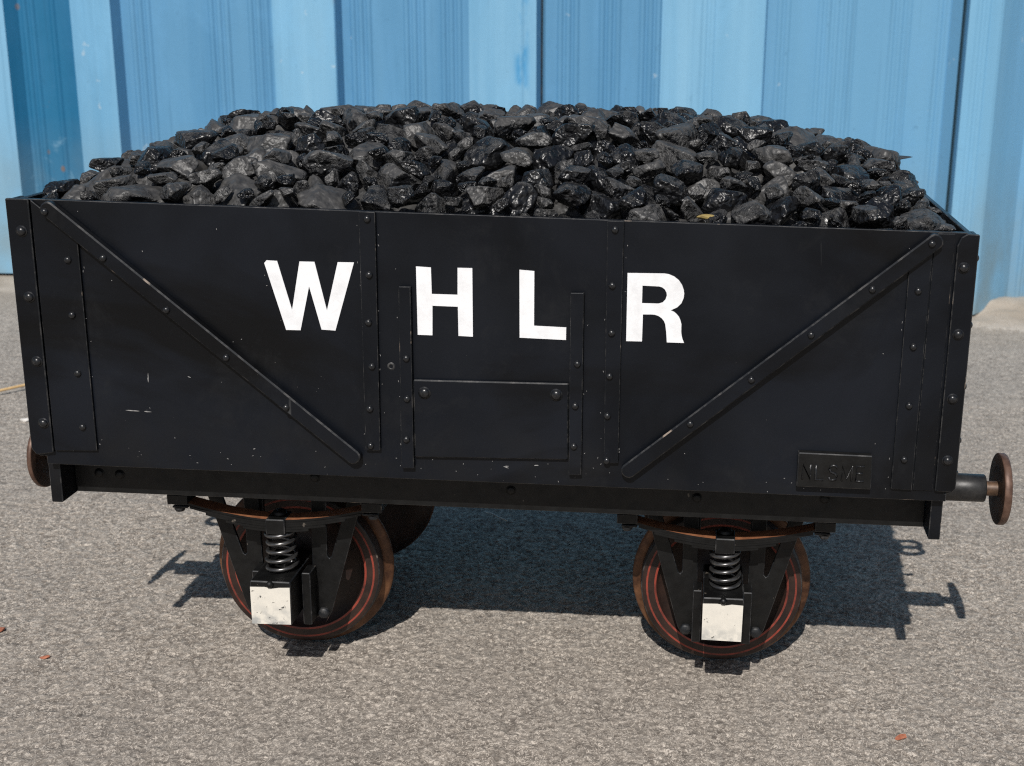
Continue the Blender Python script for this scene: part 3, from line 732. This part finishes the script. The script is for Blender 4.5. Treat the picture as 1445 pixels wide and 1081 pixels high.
# which lumps show largest from the photograph's side: splat a small depth buffer
BW, BH = 640, 479
zbuf = np.full((BH, BW), 1e9); ib = np.full((BH, BW), -1)
rv, dv, fv = np.array(rgt), np.array(dwn), np.array(fwd); cl_ = np.array(CAMLOC); sc_ = BW / W0
def splat(Vw, idn, big):
    q = Vw - cl_; zz = q @ fv
    uu = ((W0 / 2 + 215.39 + FPX * (q @ rv) / zz) * sc_).astype(int); vv = ((540.5 - 32.5 + FPX * (q @ dv) / zz) * sc_).astype(int)
    for du in range(-big, big + 1):
        for dvv in range(-big, big + 1):
            a, b = uu + du, vv + dvv
            k = (a >= 0) & (a < BW) & (b >= 0) & (b < BH)
            for A, B, Z in zip(a[k], b[k], zz[k]):
                if Z < zbuf[B, A]: zbuf[B, A] = Z; ib[B, A] = idn
xs_ = np.linspace(-.59, .59, 900)
splat(np.stack(np.meshgrid(xs_, [0.0], np.linspace(.60, ZT, 60)), -1).reshape(-1, 3), -2, 0)
for n_, (i, s, R, loc) in enumerate(lumps):
    splat((LV3[i] * s) @ np.array(R).T + np.array(loc), n_, 1)
cnt = np.bincount(ib[ib >= 0].ravel(), minlength=len(lumps))
order = np.argsort(-cnt)
keep = [int(k) for k in order[:295] if cnt[k] > 5]
kset = set(keep)
lm = {}
def lump_mesh(i, fin):
    if (i, fin) not in lm:
        me = bpy.data.meshes.new('coal_lump'); me.from_pydata([tuple(v) for v in LV5[i]], [], F5)
        me.polygons.foreach_set('use_smooth', [True] * len(me.polygons)); me.materials.append(M['coal0' if fin == 0 else 'coal1']); lm[(i, fin)] = me
    return lm[(i, fin)]
made = []
for n_ in keep:
    i, s, R, loc = lumps[n_]
    fin = 0 if rng.random() < .45 else 1
    o = bpy.data.objects.new('coal_lump', lump_mesh(i, fin)); COL.objects.link(o)
    o.location = loc; o.rotation_euler = R.to_euler(); o.scale = (s, s, s)
    size = 'large' if s > .032 else ('medium' if s > .022 else 'small')
    look = 'dusty grey' if fin == 0 else 'glossy black'
    x, y, z = loc
    if y < .085: where = 'along the front rim of the wagon'
    elif z - ZT > .072: where = 'on the crest of the heap'
    else: where = 'on the front slope of the heap'
    if x < -.46: where = 'at the left end of the heap' if y > .085 else 'in the low front left corner of the wagon'
    elif x > .46: where = 'at the right end of the heap' if y > .085 else 'in the front right corner of the wagon'
    elif x < -.15: where += ' towards the left'
    elif x > .15: where += ' towards the right'
    else: where += ' above the middle letters'
    tag(o, f'{size} {look} coal lump {where}', 'coal', 'coal lumps heaped in the wagon')
    made.append((o, x, y, z, s))
# everything deeper in, with the slack between the lumps, as one mass
vs, fs, base = [], [], 0
for n_, (i, s, R, loc) in enumerate(lumps):
    if n_ in kset: continue
    V = (LV4[i] * s) @ np.array(R).T + np.array(loc)
    vs.append(V); fs += [tuple(a + base for a in f) for f in F4]; base += len(V)
bx_ = gx[::3]; by_ = gy[::3]; bed = np.minimum(T - .050, Hm - .004)[::3, ::3]
nbx, nby = bed.shape
gv = np.array([(bx_[a], by_[b], bed[a, b] + .006 * noise.noise(Vector((a * .7, b * .7, 0)))) for a in range(nbx) for b in range(nby)])
gv[:, 0] = np.interp(gv[:, 0], (bx_[0], bx_[-1]), (-.5862, .5862)); gv[:, 1] = np.interp(gv[:, 1], (by_[0], by_[-1]), (.0098, .7102))
fs += [(base + a * nby + b, base + (a + 1) * nby + b, base + (a + 1) * nby + b + 1, base + a * nby + b + 1) for a in range(nbx - 1) for b in range(nby - 1)]
vs.append(gv)
allv = np.concatenate(vs)
me = bpy.data.meshes.new('coal_bed'); me.from_pydata((allv * 22).tolist(), [], fs); me.polygons.foreach_set('use_smooth', [True] * len(me.polygons))
me.materials.append(M['coal0'])
o = bpy.data.objects.new('coal_bed', me); COL.objects.link(o); o.scale = (1 / 22,) * 3; o['kind'] = 'stuff'
tag(o, 'small coal and black slack packed between the lumps of the heap', 'coal')

# odd pieces in the heap
def surf(x, y):
    a = int(np.clip((x + .585) / CELL, 0, GX - 1)); b = int(np.clip((y - .0075) / CELL, 0, GY - 1)); return Hm[a, b]
def odd(name, mat, i, scale, x, y, dz, rot, label, cat):
    me = bpy.data.meshes.new(name); me.from_pydata((LV4[i] * np.array(scale)).tolist(), [], F4)
    me.polygons.foreach_set('use_smooth', [True] * len(me.polygons)); me.materials.append(M[mat])
    o = bpy.data.objects.new(name, me); COL.objects.link(o); o.location = (x, y, surf(x, y) + dz); o.rotation_euler = rot
    return tag(o, label, cat)
odd('brown_stone', 'stone', 3, (.012, .010, .008), -.045, .20, -.001, (.2, .1, .4), 'small pale brown stone lying among the coal above the letter L', 'stone')
odd('slate_flake', 'slate', 7, (.026, .014, .0030), .540, .33, .002, (.02, .02, .25), 'thin flat dark slate flake jutting out at the right end of the coal heap', 'stone')
odd('yellow_crumb', 'moss', 5, (.009, .005, .004), .268, .020, .000, (0, 0, .2), 'small yellow crumb on the coal just behind the front rim, above the letter R', 'crumb')

# ------------------------------------------------------------------ small litter on the ground
def chip(x, y, s, i, rot, label):
    me = bpy.data.meshes.new('brick_chip'); me.from_pydata((LV4[i] * np.array((s, s * .7, s * .4))).tolist(), [], F4); me.materials.append(M['brick'])
    o = bpy.data.objects.new('brick_chip', me); COL.objects.link(o); o.location = (x, y, s * .22); o.rotation_euler = (0, 0, rot)
    tag(o, label, 'brick chip')
chip(-.681, .119, .0065, 2, .2, 'tiny flat orange brick chip lying on tarmac left of the wagon')
chip(-.790, .194, .0085, 4, 1.2, 'orange brick chip at the left edge of the picture')
chip(.562, .009, .0080, 6, .5, 'rounded orange brick chip on tarmac in front of the right wheel')
mb = MB(); mb.tube([(-1.62, 1.20, .008), (-1.50, 1.30, .012), (-1.426, 1.354, .012), (-1.38, 1.42, .013), (-1.30, 1.50, .010), (-1.22, 1.56, .006)], .0036, 8)
o = mb.build('straw_stalk', M['straw'], off=(-1.426, 1.354, 0)); o.location = (-1.426, 1.354, 0); tag(o, 'pale yellow dry straw stalk on tarmac beyond the left end of the wagon', 'straw')
mb = MB(); mb.tube([(-.135, .735, .006), (-.118, .722, .008), (-.103, .709, .006), (-.088, .704, .003)], .0016, 6)
o = mb.build('white_thread', M['fluff'], off=(-.103, .709, 0)); o.location = (-.103, .709, 0); tag(o, 'short white thread on the shaded tarmac under the wagon', 'thread')
me = bpy.data.meshes.new('pale_pebble'); me.from_pydata((LV4[9] * np.array((.010, .008, .005))).tolist(), [], F4); me.materials.append(M['fluff'])
o = bpy.data.objects.new('pale_pebble', me); COL.objects.link(o); o.location = (-1.266, 1.174, .003); tag(o, 'small white pebble on tarmac beside the left corner of the wagon', 'pebble')
print('lumps', len(lumps), 'individual', len(keep))
